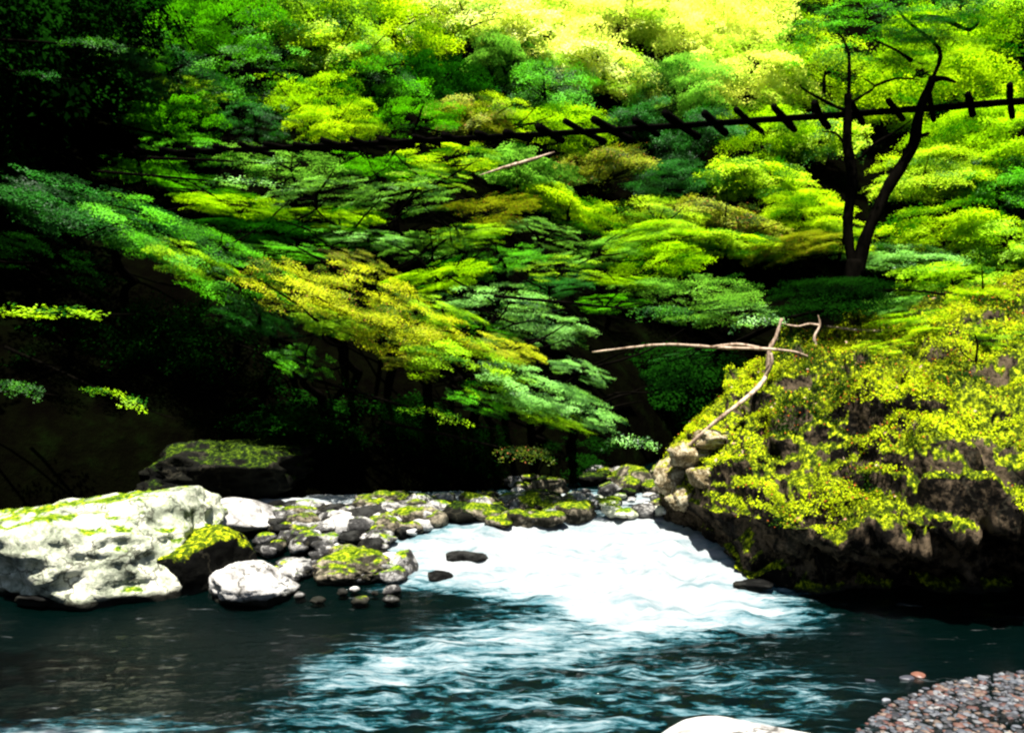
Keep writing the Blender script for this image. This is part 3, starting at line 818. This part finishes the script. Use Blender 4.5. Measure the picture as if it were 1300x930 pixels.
for i, (px, py, D, w, h, kd, ln, lab) in enumerate(SP):
    if not lab: continue
    c = P(px, py, D)
    left = -1 if px < 700 else 1
    L = w / F * D
    a = Vector((-L * .75 * (1 if px < 900 else -1), .4, .12 + ln * L * .5 * (1 if px < 900 else -1)))
    root = empty('leafy_branch', c, lab, 'branch')
    mb = MB(); mb.add(*tube([a * 1.9, a, Vector((0, 0, -.02)), Vector((-a.x * .6, -.1, -ln * L * .4))], [.03, .022, .014, .005], 6, .1, i, 4))
    mb.build('stem', M_bark, root)
    o = bpy.data.objects.new('leaves', SPRIG[i % 3]); COL.objects.link(o); o.parent = root
    o.scale = (L / 2.9, L / 2.9, max(h / F * D / .55, .5)); o.rotation_euler = (0, ln, 0)
    o.material_slots[0].link = 'OBJECT'; o.material_slots[0].material = LEAF[kd]

# trees added at the left so their near-black crowns shade the bank
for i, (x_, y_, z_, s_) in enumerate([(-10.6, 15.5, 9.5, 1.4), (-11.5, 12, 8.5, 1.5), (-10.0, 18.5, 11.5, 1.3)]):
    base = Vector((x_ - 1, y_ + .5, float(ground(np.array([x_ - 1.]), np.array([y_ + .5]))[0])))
    root = empty('shade_tree', base, ['tall added shade tree in the black area at the left edge', 'added shade tree nearest the left edge of the picture', 'added shade tree rising into the black upper left corner'][i], 'tree', 'added shade trees at the left edge')
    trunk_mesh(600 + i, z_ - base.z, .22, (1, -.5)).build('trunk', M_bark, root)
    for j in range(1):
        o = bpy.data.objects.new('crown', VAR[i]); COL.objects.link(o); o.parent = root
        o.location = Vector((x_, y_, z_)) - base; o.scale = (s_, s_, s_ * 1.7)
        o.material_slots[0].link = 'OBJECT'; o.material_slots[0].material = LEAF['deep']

for i, (x_, y_, z_, s_) in enumerate([(-9.0, 3.6, 10.0, 1.6), (-7.0, 2.5, 10.5, 1.5)]):  # two out-of-frame trees added to block sun and sky over the left pool
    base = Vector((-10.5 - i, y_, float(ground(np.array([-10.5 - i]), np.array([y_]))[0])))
    root = empty('bank_tree', base, 'unseen tree added to shade the left half of the pool', 'tree', 'added shade trees over the near left pool')
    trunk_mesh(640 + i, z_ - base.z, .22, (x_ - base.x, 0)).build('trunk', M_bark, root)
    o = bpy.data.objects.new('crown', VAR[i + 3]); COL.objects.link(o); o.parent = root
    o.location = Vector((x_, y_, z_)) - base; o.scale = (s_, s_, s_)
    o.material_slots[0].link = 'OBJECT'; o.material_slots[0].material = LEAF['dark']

# ------------------------------------------------------------------ twin-trunked tree
TD = 14.2
tb = P(1084, 385, TD)
root = empty('twin_trunk_tree', tb, 'black twin-trunked tree standing behind the mossy boulder, crossed by the footbridge', 'tree')
def L_(*pts): return [P(x_, y_, TD + dz) - tb for x_, y_, dz in pts]
px2m = TD / F
mb = MB()
mb.add(*tube(L_((1080, 400, 0), (1082, 365, 0), (1087, 330, 0)), [13 * px2m, 11.5 * px2m, 11 * px2m], 10, .15, 1))
mb.add(*tube(L_((1085, 348, 0), (1077, 290, .1), (1083, 225, .1), (1077, 180, .1), (1079, 118, .1)), [8 * px2m, 5.5 * px2m, 6.5 * px2m, 6 * px2m, 4.5 * px2m], 10, .2, 2))
mb.add(*tube(L_((1088, 350, 0), (1102, 295, 0), (1130, 235, 0), (1160, 185, 0), (1168, 145, 0), (1187, 97, 0)), [10 * px2m, 8 * px2m, 7.5 * px2m, 7.5 * px2m, 6.5 * px2m, 5 * px2m], 10, .22, 3))
mb.build('trunk', M_bark, root)
limbs = [
 [(1079, 120, .1), (1080, 90, .1), (1078, 60, .2), (1060, 20, .3), (1066, -30, .3)],
 [(1185, 100, 0), (1200, 98, 0), (1216, 103, 0)],
 [(1092, 202, .1), (1112, 182, 0), (1140, 165, 0), (1158, 152, 0)],
 [(1074, 182, .1), (1062, 168, .1), (1045, 166, .2)],
 [(1076, 140, .1), (1050, 128, .1), (1022, 112, .1), (1018, 106, .2)],
 [(1080, 130, .1), (1100, 118, .1), (1112, 108, .1), (1098, 98, .1)],
 [(1112, 108, .1), (1140, 98, .2), (1170, 100, .2)],
 [(1187, 97, 0), (1195, 60, 0), (1150, 20, .2), (1120, -30, .3)],
 [(1160, 76, 0), (1140, 62, 0), (1110, 48, .2)],
 [(1160, 20, .1), (1200, 22, 0), (1232, 36, 0), (1246, 26, 0)],
 [(1162, 176, 0), (1176, 170, 0), (1182, 168, 0)],
]
lr = [2.6, 4.5, 2.6, 2.2, 2.5, 2.2, 2, 3, 2.6, 4, 4]
for i, l in enumerate(limbs):
    r0 = lr[i] * px2m
    mb = MB(); mb.add(*tube(L_(*l), np.linspace(r0, r0 * .35, len(l)), 6, .2, 20 + i, 4)).build('limb', M_bark, root)
def own_crown(root, base, px, py, D, w, h, kd, v):
    c = P(px, py, D)
    o = bpy.data.objects.new('crown', FINE[v]); COL.objects.link(o); o.parent = root
    o.location = c - base; o.scale = (w / F * D / 5.2, w / F * D / 5.6, h / F * D / 3.0)
    o.material_slots[0].link = 'OBJECT'; o.material_slots[0].material = LEAF[kd]
own_crown(root, tb, 1085, 40, TD, 260, 100, 'green', 1)
own_crown(root, tb, 1190, 62, TD + .4, 150, 50, 'lime', 4)
own_crown(root, tb, 1180, 25, TD - .3, 170, 60, 'dark', 2)

# ------------------------------------------------------------------ footbridge
A = np.array([P(1420, 118, 14.2)[i] for i in range(3)]); B = np.array([P(150, 196, 18.6)[i] for i in range(3)])
root = empty('footbridge', Vector(A), 'black timber suspension footbridge with protruding crossbeams crossing high over the gorge', 'footbridge')
n = 40
ts = np.linspace(-.12, 1.03, 24)
sag = lambda t: -.30 * 4 * t * (1 - t) * .35
pts = [A + (B - A) * t + np.array([0, 0, sag(t)]) for t in ts]
mb = MB(); mb.add(*tube([p - A for p in pts], np.linspace(.056, .032, len(pts)), 8, .12, 4, 4)).build('stringer', M_timber, root)
dirv = np.array([.555, 1, .06]); dirv /= np.linalg.norm(dirv)
off = dirv * .08
mb = MB(); mb.add(*tube([p - A - off + np.array([0, 0, .02]) for p in pts], [.03] * len(pts), 6, .1, 5, 3)).build('cable', M_timber, root)
Lb = np.linalg.norm(B - A)
rs = R(14)
for k in range(34):
    s = .3 + k * .60 + rs.normal(0, .03)
    t = s / Lb
    if t > 1: break
    c = A + (B - A) * t + np.array([0, 0, sag(t) + .01])
    ln = 1.75 * rs.uniform(.8, 1.15) * (1 if t < .48 else .55); w = rs.uniform(.08, .125)
    dv_ = dirv + rs.normal(0, .03, 3)
    e0, e1 = c - dv_ * ln * .5 - A, c + dv_ * ln * .5 - A
    o = MB().add(*tube([e0, (e0 + e1) / 2 + rs.normal(0, .01, 3), e1], [w * .62] * 3, 6, .14, 50 + k, 2)).build('crossbeam', M_timber, root)

# ------------------------------------------------------------------ bare wood on and beside the boulder
def wood(name, lst, rad, label, cat, base_px, mat=M_pale, child='twig'):
    b0 = P(*base_px); r0 = empty(name, b0, label, cat)
    for i, (l, r_) in enumerate(zip(lst, rad)):
        mb = MB(); mb.add(*tube([P(*q) - b0 for q in l], [v * base_px[2] / F for v in r_], 6, .22, 70 + i, 5))
        mb.build('stem' if i == 0 else child, mat, r0)
    return r0
wood('bare_sapling', [[(848, 592, 12.2), (880, 560, 11.9), (915, 530, 11.7), (950, 503, 11.8), (972, 478, 12.2), (977, 445, 12.2), (985, 428, 12.2), (993, 404, 12.2)],
                      [(972, 478, 12.2), (980, 462, 12.1), (979, 448, 12.1)]],
     [(2, 2.6, 3, 3, 3, 2.8, 2.5, 1.8), (2.5, 2, 1.5)], 'crooked pale bare sapling rising from the left tip of the mossy boulder', 'sapling', (972, 500, 12.3))
wood('dead_branch', [[(752, 447, 13), (800, 441, 12.8), (850, 437, 12.5), (915, 441, 12.3), (975, 443, 12.1), (1010, 447, 12.3), (1030, 455, 12.6)],
                     [(905, 440, 12.3), (935, 437, 12.3), (965, 441, 12.2)], [(1030, 455, 12.6), (1036, 442, 12.6), (1034, 428, 12.6), (1041, 413, 12.6), (1039, 400, 12.6)], [(1041, 413, 12.6), (1028, 411, 12.7), (1012, 414, 12.7), (992, 410, 12.8)]],
     [(1, 1.4, 1.6, 1.8, 2.1, 1.7, 1.2), (1.6, 1.8, 1.2), (1.8, 1.7, 1.6, 1.4, .5), (1.5, 1.4, 1.1, .5)], 'long thin pale dead branch reaching level across the dark gorge mouth', 'branch', (915, 441, 12.3))
wood('dead_branch', [[(1050, 414, 13.4), (1090, 419, 13.3), (1130, 420, 13.2), (1165, 414, 13.2)]], [(1.4, 1.8, 2, 1.6)], 'thin brown dead branch lying along the top of the mossy boulder', 'branch', (1100, 420, 13.3))
wood('bare_twig', [[(1208, 548, 10.7), (1210, 520, 10.8), (1209, 500, 10.8)], [(1210, 520, 10.8), (1202, 506, 10.8)]], [(2.2, 2, 1.4), (1.4, .8)], 'short pale forked twig standing on the mossy boulder', 'twig', (1208, 548, 10.7))
wood('leafless_seedling', [[(1240, 500, 11.6), (1238, 470, 11.6), (1241, 440, 11.6), (1238, 425, 11.6)], [(1239, 462, 11.6), (1222, 448, 11.6), (1220, 438, 11.6)]], [(2, 1.8, 1.5, .8), (1.2, 1, .6)], 'dark thin seedling standing high on the mossy boulder', 'seedling', (1240, 500, 11.6), M_bark)
wood('fallen_log', [[(608, 222, 20), (640, 212, 20), (675, 202, 20), (704, 192, 20)]], [(.4, 1.9, 2.2, .4)], 'white slanting dead log on the slope just under the footbridge', 'log', (650, 208, 20), M_pale)
